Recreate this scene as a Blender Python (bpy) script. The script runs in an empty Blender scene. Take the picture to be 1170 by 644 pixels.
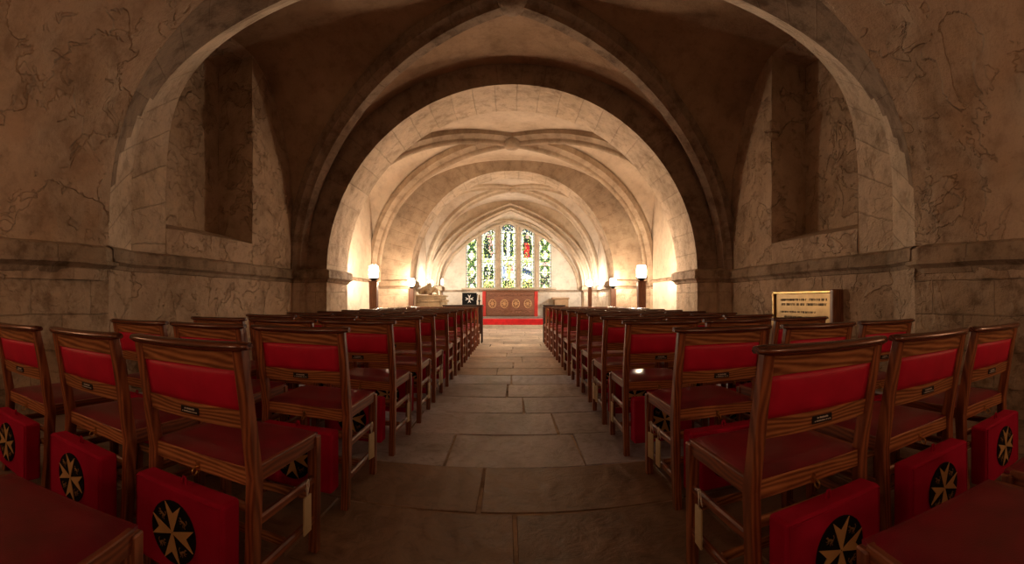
import bpy, bmesh, math, random
from mathutils import Vector, Matrix, noise
R = random.Random(7)
PI = math.pi
C = bpy.context.scene.collection
EYE = 0.97
SPR = EYE + 0.50          # top of the string course

# ------------------------------------------------------------------ materials
def new_mat(name):
    m = bpy.data.materials.new(name); m.use_nodes = True
    nt = m.node_tree
    b = next(n for n in nt.nodes if n.type == 'BSDF_PRINCIPLED')
    return m, nt, b
def N(nt, typ, **kw):
    n = nt.nodes.new(typ)
    for k, v in kw.items():
        if k in n.inputs: n.inputs[k].default_value = v
        else: setattr(n, k, v)
    return n
def L(nt, a, b): nt.links.new(a, b)
def ramp(nt, fac, stops):
    r = nt.nodes.new('ShaderNodeValToRGB')
    e = r.color_ramp.elements
    while len(e) < len(stops): e.new(0.5)
    for el, (p, c) in zip(e, stops):
        el.position = p; el.color = (c[0], c[1], c[2], 1)
    L(nt, fac, r.inputs[0]); return r
def mixc(nt, fac, a, b, mode='MIX'):
    m = nt.nodes.new('ShaderNodeMix'); m.data_type = 'RGBA'; m.blend_type = mode
    for sock, v in ((m.inputs['Factor'], fac), (m.inputs[6], a), (m.inputs[7], b)):
        if hasattr(v, 'links'): L(nt, v, sock)
        elif isinstance(v, (int, float)): sock.default_value = v
        else: sock.default_value = (v[0], v[1], v[2], 1)
    return m.outputs[2]
def math_n(nt, op, a, b=None, c=None):
    m = nt.nodes.new('ShaderNodeMath'); m.operation = op
    for i, v in enumerate((a, b, c)):
        if v is None: continue
        if hasattr(v, 'links'): L(nt, v, m.inputs[i])
        else: m.inputs[i].default_value = v
    return m.outputs[0]

def stone_mat(name, base, dark, light, brick=0.0, bw=0.5, bh=0.3, bump=0.5, patch=0.5, stain=0.5, mortar_dark=0.35, fine=24):
    m, nt, b = new_mat(name)
    geo = N(nt, 'ShaderNodeNewGeometry')
    pos = geo.outputs['Position']
    n1 = N(nt, 'ShaderNodeTexNoise', Scale=0.9, Detail=6.0, Roughness=0.6); L(nt, pos, n1.inputs['Vector'])
    n2 = N(nt, 'ShaderNodeTexNoise', Scale=5.0, Detail=8.0, Roughness=0.65); L(nt, pos, n2.inputs['Vector'])
    n3 = N(nt, 'ShaderNodeTexNoise', Scale=float(fine), Detail=6.0, Roughness=0.7); L(nt, pos, n3.inputs['Vector'])
    col = ramp(nt, n1.outputs[0], [(0.33, dark), (0.5, base), (0.68, light)]).outputs[0]
    st = ramp(nt, n2.outputs[0], [(0.36, (0.45, 0.4, 0.36)), (0.5, (0.92, 0.92, 0.92)), (0.66, (1.12, 1.1, 1.06))]).outputs[0]
    col = mixc(nt, stain, col, st, 'MULTIPLY')
    sp = ramp(nt, n3.outputs[0], [(0.3, (0.6, 0.56, 0.52)), (0.45, (1, 1, 1)), (0.8, (1.06, 1.05, 1.0))]).outputs[0]
    col = mixc(nt, stain * 0.8, col, sp, 'MULTIPLY')
    h = math_n(nt, 'MULTIPLY', n3.outputs[0], 0.25)
    h = math_n(nt, 'ADD', h, math_n(nt, 'MULTIPLY', n2.outputs[0], 0.8))
    if patch > 0:
        # scaled plaster: thin layers with curved broken edges
        n4 = N(nt, 'ShaderNodeTexNoise', Scale=1.7, Detail=5.0, Roughness=0.55, Distortion=0.6); L(nt, pos, n4.inputs['Vector'])
        e1 = ramp(nt, n4.outputs[0], [(0.49, (0, 0, 0)), (0.505, (1, 1, 1))]).outputs[0]
        n5 = N(nt, 'ShaderNodeTexNoise', Scale=4.3, Detail=5.0, Roughness=0.5, Distortion=0.9); L(nt, pos, n5.inputs['Vector'])
        e2 = ramp(nt, n5.outputs[0], [(0.60, (0, 0, 0)), (0.63, (1, 1, 1))]).outputs[0]
        h = math_n(nt, 'ADD', h, math_n(nt, 'MULTIPLY', e1, 0.55 * patch))
        h = math_n(nt, 'ADD', h, math_n(nt, 'MULTIPLY', e2, 0.45 * patch))
        col = mixc(nt, math_n(nt, 'MULTIPLY', e1, 0.35 * patch), col, light)
    if brick > 0:
        uv = N(nt, 'ShaderNodeUVMap'); uv.uv_map = 'UVMap'
        nw = N(nt, 'ShaderNodeTexNoise', Scale=2.2, Detail=2.0); L(nt, pos, nw.inputs['Vector'])
        off = N(nt, 'ShaderNodeVectorMath', operation='SCALE'); L(nt, nw.outputs[1], off.inputs[0]); off.inputs[3].default_value = 0.05
        ad = N(nt, 'ShaderNodeVectorMath', operation='ADD'); L(nt, uv.outputs[0], ad.inputs[0]); L(nt, off.outputs[0], ad.inputs[1])
        br = N(nt, 'ShaderNodeTexBrick', Scale=1.0)
        br.inputs['Brick Width'].default_value = bw; br.inputs['Row Height'].default_value = bh
        br.inputs['Mortar Size'].default_value = 0.008; br.inputs['Mortar Smooth'].default_value = 0.5; br.inputs['Bias'].default_value = 0.0
        br.inputs['Color1'].default_value = (0.0, 0.0, 0.0, 1); br.inputs['Color2'].default_value = (1, 1, 1, 1); br.inputs['Mortar'].default_value = (0.5, 0.5, 0.5, 1)
        L(nt, ad.outputs[0], br.inputs['Vector'])
        bc = ramp(nt, br.outputs[0], [(0.0, (0.84, 0.82, 0.8)), (0.5, (1, 1, 1)), (1.0, (1.12, 1.1, 1.07))]).outputs[0]
        col = mixc(nt, brick, col, bc, 'MULTIPLY')
        col = mixc(nt, math_n(nt, 'MULTIPLY', br.outputs[1], mortar_dark * brick), col, (dark[0] * .45, dark[1] * .45, dark[2] * .45))
        h = math_n(nt, 'SUBTRACT', h, math_n(nt, 'MULTIPLY', br.outputs[1], 0.9 * brick))
    bp = N(nt, 'ShaderNodeBump', Strength=bump, Distance=0.05); L(nt, h, bp.inputs['Height'])
    L(nt, bp.outputs[0], b.inputs['Normal'])
    L(nt, col, b.inputs['Base Color']); b.inputs['Roughness'].default_value = 0.92
    b.inputs['Specular IOR Level'].default_value = 0.15
    return m

PL = ((0.60, 0.50, 0.39), (0.42, 0.33, 0.24), (0.70, 0.60, 0.48))
M = {}
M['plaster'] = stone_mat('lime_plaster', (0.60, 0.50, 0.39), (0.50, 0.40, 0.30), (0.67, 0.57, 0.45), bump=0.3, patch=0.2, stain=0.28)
M['dimmed_plaster'] = stone_mat('shade_darkened_plaster', (0.35, 0.24, 0.155), (0.28, 0.185, 0.115), (0.42, 0.295, 0.2), bump=0.4, patch=0.2, stain=0.4)  # plaster colour darkened to paint in the dimness of the first bay vault
M['old_plaster'] = stone_mat('weathered_plaster', (0.50, 0.38, 0.27), (0.38, 0.28, 0.19), (0.58, 0.45, 0.33), bump=1.0, patch=1.0, stain=0.6)
M['ashlar'] = stone_mat('ashlar_blocks', (0.47, 0.37, 0.27), (0.33, 0.25, 0.17), (0.56, 0.45, 0.33), brick=0.9, bw=0.62, bh=0.31, bump=0.8, patch=0.4, stain=0.9)
M['voussoir'] = stone_mat('arch_stone', (0.58, 0.47, 0.35), (0.44, 0.35, 0.25), (0.66, 0.55, 0.43), brick=0.6, bw=0.34, bh=1.2, bump=0.8, patch=0.35, stain=0.6, fine=18)
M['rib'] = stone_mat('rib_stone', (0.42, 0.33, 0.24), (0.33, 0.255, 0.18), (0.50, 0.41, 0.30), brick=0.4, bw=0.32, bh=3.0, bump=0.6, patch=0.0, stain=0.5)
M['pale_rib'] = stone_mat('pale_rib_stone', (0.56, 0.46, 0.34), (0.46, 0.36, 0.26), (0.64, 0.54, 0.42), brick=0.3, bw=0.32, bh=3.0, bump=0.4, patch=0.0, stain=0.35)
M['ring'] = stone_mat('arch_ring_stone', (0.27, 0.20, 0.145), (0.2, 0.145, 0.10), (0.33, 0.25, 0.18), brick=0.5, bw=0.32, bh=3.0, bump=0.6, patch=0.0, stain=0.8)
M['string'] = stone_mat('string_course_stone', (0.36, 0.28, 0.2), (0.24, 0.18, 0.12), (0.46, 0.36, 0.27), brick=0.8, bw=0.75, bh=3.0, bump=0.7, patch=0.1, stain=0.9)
M['pale'] = stone_mat('pale_limewash', (0.72, 0.66, 0.56), (0.6, 0.53, 0.43), (0.8, 0.74, 0.65), bump=0.25, patch=0.1, stain=0.35)
M['alabaster'] = stone_mat('alabaster', (0.62, 0.5, 0.34), (0.42, 0.32, 0.2), (0.75, 0.63, 0.45), bump=0.3, patch=0.0, stain=0.6)

def wood_mat(name, c1, c2, rough=0.38, grain=1.0, axis='X', coat=0.25):
    m, nt, b = new_mat(name)
    tc = N(nt, 'ShaderNodeTexCoord'); mp = N(nt, 'ShaderNodeMapping')
    L(nt, tc.outputs['Object'], mp.inputs[0])
    s = {'X': (6, 30, 30), 'Z': (30, 30, 4.5), 'Y': (30, 4.5, 30)}[axis]
    mp.inputs['Scale'].default_value = s
    n = N(nt, 'ShaderNodeTexNoise', Scale=1.0, Detail=5.0, Roughness=0.6, Distortion=1.2); L(nt, mp.outputs[0], n.inputs['Vector'])
    w = N(nt, 'ShaderNodeTexWave', Scale=0.55, Distortion=16.0, Detail=1.0); w.inputs['Detail Scale'].default_value = 0.8
    w.bands_direction = {'X': 'Z', 'Z': 'X', 'Y': 'Z'}[axis]
    L(nt, mp.outputs[0], w.inputs['Vector'])
    f = math_n(nt, 'ADD', math_n(nt, 'MULTIPLY', n.outputs[0], 0.58), math_n(nt, 'MULTIPLY', w.outputs[1], 0.38))
    oi = N(nt, 'ShaderNodeObjectInfo')
    col = ramp(nt, f, [(0.28, c1), (0.5, [(a + d) / 2 for a, d in zip(c1, c2)]), (0.72, c2)]).outputs[0]
    L(nt, col, b.inputs['Base Color']); b.inputs['Roughness'].default_value = rough
    b.inputs['Coat Weight'].default_value = coat; b.inputs['Coat Roughness'].default_value = 0.25
    bp = N(nt, 'ShaderNodeBump', Strength=0.15, Distance=0.003); L(nt, f, bp.inputs['Height']); L(nt, bp.outputs[0], b.inputs['Normal'])
    return m
OAK1, OAK2 = (0.20, 0.070, 0.026), (0.44, 0.19, 0.078)
M['oak_h'] = wood_mat('oak_grain_across', (0.19, 0.062, 0.022), (0.54, 0.25, 0.105), axis='X')
M['oak_v'] = wood_mat('oak_grain_upright', (0.15, 0.042, 0.018), (0.38, 0.140, 0.058), axis='Z')
M['oak_d'] = wood_mat('oak_grain_deep', (0.13, 0.035, 0.015), (0.29, 0.095, 0.038), axis='Y')
M['cap'] = wood_mat('polished_oak', (0.06, 0.016, 0.006), (0.17, 0.05, 0.02), rough=0.22, coat=0.6)
M['brown'] = wood_mat('dark_brown_wood', (0.12, 0.045, 0.02), (0.26, 0.105, 0.045), axis='Z')
M['black_wood'] = wood_mat('black_stained_wood', (0.02, 0.012, 0.01), (0.06, 0.03, 0.02), axis='Z')

def simple(name, col, rough=0.6, metal=0.0, bump=0.0, scale=200.0, var=0.0, coat=0.0, sheen=0.0, spec=0.5):
    m, nt, b = new_mat(name)
    b.inputs['Roughness'].default_value = rough; b.inputs['Metallic'].default_value = metal
    b.inputs['Coat Weight'].default_value = coat; b.inputs['Sheen Weight'].default_value = sheen
    b.inputs['Specular IOR Level'].default_value = spec
    tc = N(nt, 'ShaderNodeTexCoord')
    n = N(nt, 'ShaderNodeTexNoise', Scale=scale, Detail=3.0); L(nt, tc.outputs['Object'], n.inputs['Vector'])
    n2 = N(nt, 'ShaderNodeTexNoise', Scale=7.0, Detail=4.0); L(nt, tc.outputs['Object'], n2.inputs['Vector'])
    lo = [c * (1 - var) for c in col]; hi = [min(1, c * (1 + var)) for c in col]
    L(nt, ramp(nt, n2.outputs[0], [(0.35, lo), (0.65, hi)]).outputs[0], b.inputs['Base Color'])
    if bump:
        bp = N(nt, 'ShaderNodeBump', Strength=bump, Distance=0.002); L(nt, n.outputs[0], bp.inputs['Height']); L(nt, bp.outputs[0], b.inputs['Normal'])
    return m
M['leather'] = simple('red_leather', (0.19, 0.003, 0.020), rough=0.36, bump=0.3, scale=260, var=0.25, coat=0.15)
M['back_cloth'] = simple('red_back_leather', (0.56, 0.006, 0.048), rough=0.5, bump=0.2, scale=300, var=0.12)
M['kneeler'] = simple('crimson_cloth', (0.42, 0.002, 0.045), rough=0.85, bump=0.4, scale=420, var=0.12, spec=0.25)
M['black'] = simple('black_cloth', (0.006, 0.006, 0.007), rough=0.8, bump=0.3, scale=400, var=0.2, spec=0.2)
M['gold'] = simple('old_gold_thread', (0.62, 0.40, 0.17), rough=0.6, bump=0.4, scale=500, var=0.15)
M['dull_gold'] = simple('dull_gold_thread', (0.26, 0.15, 0.06), rough=0.7, bump=0.4, scale=500, var=0.2)
M['white_thread'] = simple('white_embroidery', (0.8, 0.8, 0.8), rough=0.7, bump=0.2)
M['brass'] = simple('brass', (0.62, 0.42, 0.16), rough=0.3, metal=1.0, var=0.1)
M['plate_brass'] = simple('polished_brass_sheet', (0.33, 0.22, 0.10), rough=0.34, metal=0.9, var=0.12)
M['plate_black'] = simple('black_plate', (0.01, 0.01, 0.012), rough=0.35, var=0.1)
M['ink'] = simple('white_engraving', (0.6, 0.58, 0.55), rough=0.6)
M['dark_ink'] = simple('dark_engraving', (0.05, 0.035, 0.02), rough=0.6)
M['card'] = simple('cream_card', (0.55, 0.46, 0.28), rough=0.8, var=0.12)
M['cord'] = simple('white_cord', (0.75, 0.72, 0.66), rough=0.8)
M['carpet'] = simple('scarlet_carpet', (0.62, 0.012, 0.016), rough=0.95, bump=0.6, scale=150, var=0.15, sheen=0.3)
M['red_cloth'] = simple('red_altar_cloth', (0.45, 0.03, 0.02), rough=0.8, var=0.1)
M['iron'] = simple('black_iron', (0.02, 0.018, 0.016), rough=0.5, metal=0.6)
M['lead'] = simple('lead_came', (0.03, 0.03, 0.03), rough=0.6, metal=0.3)
M['tan_stone'] = stone_mat('tan_stone', (0.36, 0.24, 0.14), (0.28, 0.18, 0.1), (0.44, 0.3, 0.19), bump=0.2, patch=0.0, stain=0.4)
M['step'] = stone_mat('pale_step_stone', (0.62, 0.56, 0.46), (0.5, 0.44, 0.35), (0.7, 0.64, 0.54), bump=0.2, patch=0.0, stain=0.4)
M['grey_step'] = stone_mat('grey_platform_stone', (0.30, 0.29, 0.26), (0.22, 0.21, 0.19), (0.38, 0.37, 0.33), bump=0.2, patch=0.0, stain=0.4)

def emis(name, col, s):
    m, nt, b = new_mat(name)
    b.inputs['Base Color'].default_value = (0.9, 0.88, 0.85, 1)
    b.inputs['Emission Color'].default_value = (*col, 1); b.inputs['Emission Strength'].default_value = s
    return m
LAMP_FAR = 235.0
LAMP_NEAR = 21.0
M['shade_near_bay'] = emis('amber_lit_glass', (1.0, 0.50, 0.26), LAMP_NEAR)
M['shade_behind'] = emis('amber_lit_glass_bright', (1.0, 0.55, 0.30), LAMP_NEAR * 3.2)
M['shade_mid'] = emis('warm_lit_glass', (1.0, 0.73, 0.50), LAMP_FAR)
M['shade_far'] = emis('bright_lit_glass', (1.0, 0.87, 0.73), LAMP_FAR * 1.3)

def attr_mat(name, attr, rough, emit=0.0, bumpy=0.0):
    m, nt, b = new_mat(name)
    a = N(nt, 'ShaderNodeAttribute'); a.attribute_name = attr
    L(nt, a.outputs[0], b.inputs['Base Color']); b.inputs['Roughness'].default_value = rough
    if emit:
        L(nt, a.outputs[0], b.inputs['Emission Color']); b.inputs['Emission Strength'].default_value = emit
    return m
M['glass'] = attr_mat('stained_glass', 'glass', 0.2, emit=1.35)

def floor_mat():
    m, nt, b = new_mat('flagstone')
    a = N(nt, 'ShaderNodeAttribute'); a.attribute_name = 'slab'
    geo = N(nt, 'ShaderNodeNewGeometry')
    n1 = N(nt, 'ShaderNodeTexNoise', Scale=1.6, Detail=8.0, Roughness=0.65, Distortion=0.5); L(nt, geo.outputs[0], n1.inputs['Vector'])
    n2 = N(nt, 'ShaderNodeTexNoise', Scale=9.0, Detail=8.0, Roughness=0.7, Distortion=1.5); L(nt, geo.outputs[0], n2.inputs['Vector'])
    n3 = N(nt, 'ShaderNodeTexNoise', Scale=60.0, Detail=4.0); L(nt, geo.outputs[0], n3.inputs['Vector'])
    col = mixc(nt, 1.0, a.outputs[0], ramp(nt, n1.outputs[0], [(0.3, (0.6, 0.55, 0.52)), (0.5, (1, 1, 1)), (0.7, (1.25, 1.2, 1.2))]).outputs[0], 'MULTIPLY')
    col = mixc(nt, 0.8, col, ramp(nt, n2.outputs[0], [(0.35, (0.55, 0.5, 0.48)), (0.5, (1, 1, 1)), (0.68, (1.2, 1.17, 1.12))]).outputs[0], 'MULTIPLY')
    L(nt, col, b.inputs['Base Color'])
    r = ramp(nt, n2.outputs[0], [(0.3, (0.34, 0.34, 0.34)), (0.7, (0.56, 0.56, 0.56))]).outputs[0]
    L(nt, r, b.inputs['Roughness'])
    # riven ripples
    w = N(nt, 'ShaderNodeTexWave', Scale=2.2, Distortion=9.0, Detail=4.0); w.inputs['Detail Scale'].default_value = 1.2
    L(nt, geo.outputs[0], w.inputs['Vector'])
    h = math_n(nt, 'ADD', math_n(nt, 'MULTIPLY', w.outputs[1], 0.5), math_n(nt, 'MULTIPLY', n2.outputs[0], 0.9))
    h = math_n(nt, 'ADD', h, math_n(nt, 'MULTIPLY', n3.outputs[0], 0.15))
    bp = N(nt, 'ShaderNodeBump', Strength=0.45, Distance=0.012); L(nt, h, bp.inputs['Height']); L(nt, bp.outputs[0], b.inputs['Normal'])
    return m
M['floor'] = floor_mat()
M['mortar'] = stone_mat('mortar', (0.50, 0.43, 0.36), (0.14, 0.11, 0.08), (0.62, 0.54, 0.46), bump=0.4, patch=0.0, stain=0.8)

# ------------------------------------------------------------------ mesh helpers
class MB:
    """collects shapes for one mesh"""
    def __init__(s): s.bm = bmesh.new(); s.uv = s.bm.loops.layers.uv.new('UVMap'); s.mi = 0
    def face(s, vs, uvs=None, smooth=False):
        try: f = s.bm.faces.new(vs)
        except ValueError: return None
        f.smooth = smooth; f.material_index = s.mi
        if uvs:
            for l, u in zip(f.loops, uvs): l[s.uv].uv = u
        return f
    def grid(s, P, UV=None, smooth=True, flip=False):
        V = [[s.bm.verts.new(p) for p in row] for row in P]
        for i in range(len(P) - 1):
            for j in range(len(P[0]) - 1):
                q = [(i, j), (i + 1, j), (i + 1, j + 1), (i, j + 1)]
                if flip: q.reverse()
                vs = [V[a][b] for a, b in q]
                pts = [v.co for v in vs]
                s.face(vs, [UV[a][b] for a, b in q] if UV else None, smooth)
        return V
    def hexa(s, p, uvs=None):
        """8 points: bottom ring 0-3 (ccw from above), top ring 4-7"""
        v = [s.bm.verts.new(q) for q in p]
        for f in ((3, 2, 1, 0), (4, 5, 6, 7), (0, 1, 5, 4), (1, 2, 6, 5), (2, 3, 7, 6), (3, 0, 4, 7)):
            s.face([v[i] for i in f])
        return v
    def box(s, x0, x1, y0, y1, z0, z1, bev=0.0, seg=1):
        v = s.hexa([(x0, y0, z0), (x1, y0, z0), (x1, y1, z0), (x0, y1, z0), (x0, y0, z1), (x1, y0, z1), (x1, y1, z1), (x0, y1, z1)])
        if bev: s.bevel(v, bev, seg)
        return v
    def bevel(s, v, bev, seg=1):
        vs = set(v)
        es = [e for e in s.bm.edges if e.verts[0] in vs and e.verts[1] in vs]
        r = bmesh.ops.bevel(s.bm, geom=es, offset=bev, segments=seg, affect='EDGES', profile=0.5)
        if seg > 1:
            for f in r['faces']: f.smooth = True
    def bar(s, a, b, w, d, bev=0.0, up=(0, 1, 0), w2=None, d2=None):
        """rectangular bar between a and b; w across, d along 'up' direction"""
        a = Vector(a); b = Vector(b); t = (b - a).normalized(); u = Vector(up); u = (u - t * u.dot(t)).normalized(); x = t.cross(u)
        w2 = w if w2 is None else w2; d2 = d if d2 is None else d2
        p = []
        for c, ww, dd in ((a, w, d), (b, w2, d2)):
            for sx, sy in ((-1, -1), (1, -1), (1, 1), (-1, 1)): p.append(c + x * (sx * ww / 2) + u * (sy * dd / 2))
        v = s.hexa(p)
        if bev: s.bevel(v, bev)
        return v
    def tube(s, pts, r, n=8, closed=False, smooth=True):
        pts = [Vector(p) for p in pts]; rings = []
        prev = None
        for i, p in enumerate(pts):
            if closed: t = (pts[(i + 1) % len(pts)] - pts[i - 1])
            else: t = pts[min(i + 1, len(pts) - 1)] - pts[max(i - 1, 0)]
            t.normalize()
            if prev is None: u = t.orthogonal().normalized()
            else: u = (prev - t * prev.dot(t)).normalized()
            prev = u; w = t.cross(u)
            rr = r[i] if isinstance(r, (list, tuple)) else r
            rings.append([s.bm.verts.new(p + (u * math.cos(2 * PI * k / n) + w * math.sin(2 * PI * k / n)) * rr) for k in range(n)])
        m = len(rings)
        for i in range(m if closed else m - 1):
            a, b2 = rings[i], rings[(i + 1) % m]
            for k in range(n): s.face([a[k], a[(k + 1) % n], b2[(k + 1) % n], b2[k]], smooth=smooth)
        if not closed:
            s.face(list(reversed(rings[0]))); s.face(rings[-1])
    def lathe(s, prof, c=(0, 0, 0), n=20):
        rings = [[s.bm.verts.new((c[0] + r * math.cos(2 * PI * k / n), c[1] + r * math.sin(2 * PI * k / n), c[2] + z)) for k in range(n)] for r, z in prof]
        for a, b2 in zip(rings, rings[1:]):
            for k in range(n): s.face([a[k], a[(k + 1) % n], b2[(k + 1) % n], b2[k]], smooth=True)
        s.face(list(reversed(rings[0]))); s.face(rings[-1])
    def prism(s, poly, y0, y1):
        """polygon in x,z extruded along y (poly may be concave)"""
        a = [s.bm.verts.new((x, y0, z)) for x, z in poly]; b = [s.bm.verts.new((x, y1, z)) for x, z in poly]
        n = len(poly)
        s.face(a); s.face(list(reversed(b)))
        for i in range(n): s.face([a[(i + 1) % n], a[i], b[i], b[(i + 1) % n]])
    def ell(s, c, r, seg=12, rot=None):
        m = Matrix.Translation(c) @ (rot or Matrix.Identity(4)) @ Matrix.Diagonal((*r, 1))
        g = bmesh.ops.create_uvsphere(s.bm, u_segments=seg, v_segments=max(6, seg // 2 + 2), radius=1, matrix=m)
        for v in g['verts']:
            for f in v.link_faces: f.smooth = True; f.material_index = s.mi
    def build(s, name, mat, parent=None, loc=None, fix=True):
        if fix: bmesh.ops.recalc_face_normals(s.bm, faces=s.bm.faces[:])
        me = bpy.data.meshes.new(name); s.bm.to_mesh(me); s.bm.free()
        o = bpy.data.objects.new(name, me); C.objects.link(o)
        for mm in (mat if isinstance(mat, (list, tuple)) else [mat]): me.materials.append(mm)
        if parent: o.parent = parent
        if loc is not None: o.location = loc
        return o
def struct(o): o['kind'] = 'structure'; return o
def tag(o, label, cat, group=None):
    o['label'] = label; o['category'] = cat
    if group: o['group'] = group
    return o
def thing(name, label, cat, loc=(0, 0, 0), rz=0.0, group=None):
    o = bpy.data.objects.new(name, None); C.objects.link(o); o.location = loc; o.rotation_euler = (0, 0, rz)
    o.empty_display_size = 0.1
    return tag(o, label, cat, group)
def dup(root, loc, rz, label, group):
    r = root.copy(); C.objects.link(r); r.location = loc; r.rotation_euler = (0, 0, rz); r['label'] = label; r['group'] = group
    for ch in list(root.children):
        c = ch.copy(); C.objects.link(c); c.parent = r
        for g in ch.children:
            d = g.copy(); C.objects.link(d); d.parent = c
    return r

# ------------------------------------------------------------------ the vaulted shell
def sup(q, n):            # superellipse height fraction for q=|x|/A
    q = min(1.0, abs(q)); return (1 - q ** n) ** (1.0 / n)
def pointed(q, e=1.0):
    q = min(1.0, abs(q)); r = 1 + e
    top = math.sqrt(r * r - e * e)
    return math.sqrt(max(0, r * r - (q + e) ** 2)) / top
def prof_pts(A, c, s, n, K=48, kind='sup', x0=0.0):
    """opening profile from left spring to right spring, heights above floor"""
    out = []
    for i in range(K + 1):
        ph = -PI / 2 + PI * i / K
        q = math.sin(ph)
        if kind == 'sup':
            qq = abs(q) ** (2.0 / n); h = abs(math.cos(ph)) ** (2.0 / n)
        else:
            qq = abs(q); h = pointed(qq)
        out.append((x0 + math.copysign(A * qq, q), s + (c - s) * h))
    return out

def soffit(name, profs, mat):
    """loft opening profiles [(y, pts)], UV u along the arch"""
    mb = MB(); P = []; UV = []; ref = profs[0][1]
    for y, pts in profs:
        acc = 0; row = []; uvr = []
        for i, (x, z) in enumerate(pts):
            if i: acc += math.dist(ref[i - 1], ref[i])
            row.append((x, y, z)); uvr.append((acc, y))
        P.append(row); UV.append(uvr)
    mb.grid(P, UV); return mb

def webs(mb, W, Ln, s, c, n, yc, y0, y1, K=40, U=6, flat=0.0, side_out=0.0):
    """groin vault over x in [-W,W], y in [y0,y1]; Ln half length"""
    def P(q): return (abs(math.sin(q)) ** (2.0 / n), abs(math.cos(q)) ** (2.0 / n))
    if flat:
        mb.grid([[(-W + 2 * W * i / 30, y0 + (yc - y0) * j / 12, c - flat * (1 - j / 12) ** 2) for j in range(13)] for i in range(31)], [[(i * .2, j * .1) for j in range(13)] for i in range(31)])
    for side in (-1, 1):
        rows = []; uvs = []
        for i in range(K + 1):
            ph = (0 if flat else -PI / 2) + (PI / 2 if flat else PI) * i / K; q, h = P(ph); sg = math.copysign(1, math.sin(ph))
            row = []; ur = []
            for j in range(U + 1):
                u = q + (1 - q) * j / U
                ex = side_out * (j / U) if j == U else 0
                row.append((side * W * u, yc + sg * Ln * q, s + (c - s) * h)); ur.append((ph * 2, u * W))
            rows.append(row); uvs.append(ur)
        mb.grid(rows, uvs)
        if flat and side < 0: continue
        rows = []; uvs = []
        for i in range(K + 1):
            ph = -PI / 2 + PI * i / K; q, h = P(ph); sg = math.copysign(1, math.sin(ph))
            row = []; ur = []
            for j in range(U + 1):
                u = q + (1 - q) * j / U
                row.append((sg * W * q, yc + side * Ln * u, s + (c - s) * h)); ur.append((ph * 2, u * Ln))
            rows.append(row); uvs.append(ur)
        mb.grid(rows, uvs)

def sweep(mb, pts, lateral, section, closed=False):
    """sweep a section (list of (lat, out)) along pts; lat along fixed lateral vector, out towards inside of curve"""
    pts = [Vector(p) for p in pts]; rows = []; uvs = []; acc = 0
    for i, p in enumerate(pts):
        if i: acc += (pts[i] - pts[i - 1]).length
        t = (pts[min(i + 1, len(pts) - 1)] - pts[max(0, i - 1)]).normalized()
        l = Vector(lateral).normalized()
        d = t.cross(l).normalized()
        if d.z > 0 : d = -d
        rows.append([p + l * a + d * b for a, b in section]); uvs.append([(acc, k * 0.05) for k in range(len(section))])
    mb.grid(rows, uvs, smooth=False)

def rib_pts(W, Ln, s, c, n, yc, sx, sy, K=30, drop=0.0):
    out = []
    for i in range(K + 1):
        ph = PI / 2 * i / K
        q = math.sin(ph) ** (2.0 / n); h = math.cos(ph) ** (2.0 / n)
        out.append((sx * W * q, yc + sy * Ln * q, s + (c - s) * h - drop))
    return out
def curved_section(w, d):
    return [(-w / 2, -0.05), (-w / 2, d * .55), (-w * .28, d * .8), (-w * .2, d), (w * .2, d), (w * .28, d * .8), (w / 2, d * .55), (w / 2, -0.05)]
def roll_section(w, d):
    o = [(-w / 2, -0.05), (-w / 2, d * .35), (-w * .3, d * .5)]
    for k in range(7):
        a = PI * k / 6
        o.append((-w * .17 * math.cos(a), d * .62 + d * .38 * math.sin(a)))
    return o + [(w * .3, d * .5), (w / 2, d * .35), (w / 2, -0.05)]

def noisy(o, amp, sc, cut=None):
    """real relief on a wall mesh, pushed along the normal"""
    me = o.data
    for v in me.vertices:
        p = v.co
        a = noise.noise(p * sc) * amp + noise.noise(p * sc * 3.1) * amp * .4
        v.co = p + v.normal * a

S = SPR - 0.04
# bay data: vault half-width W, y0, y1, crown, n, crossing
A1N = dict(A=3.30, c=EYE + 2.38, s=EYE + 0.2, n=3.5)
def P1(y):
    pass
prof_b0 = prof_pts(3.30, EYE + 2.40, EYE + 0.20, 3.5)
prof_1m = prof_pts(3.50, EYE + 2.36, EYE + 0.45, 4.6)
prof_1f = prof_pts(3.50, EYE + 2.70, EYE + 0.45, 5.3)
prof_2 = prof_pts(2.93, EYE + 3.22, S, 2.05)
prof_2o = prof_pts(3.50, EYE + 3.52, S, 2.1)
prof_3 = prof_pts(2.48, EYE + 3.10, S, 2.1)
prof_4 = prof_pts(2.44, EYE + 3.03, S, 2, kind='pt', x0=-0.05)

# --- bay the camera stands in: a plain flattened barrel
mb = MB(); P = []; UV = []
ys = [-4.5 + 7.0 * i / 90 for i in range(91)]
K0 = 96
fine = prof_pts(3.30, EYE + 2.40, EYE + 0.20, 3.5, K=K0)
acc = [0]
for a, b in zip(fine, fine[1:]): acc.append(acc[-1] + math.dist(a, b))
rows = []; uvs = []
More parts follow.
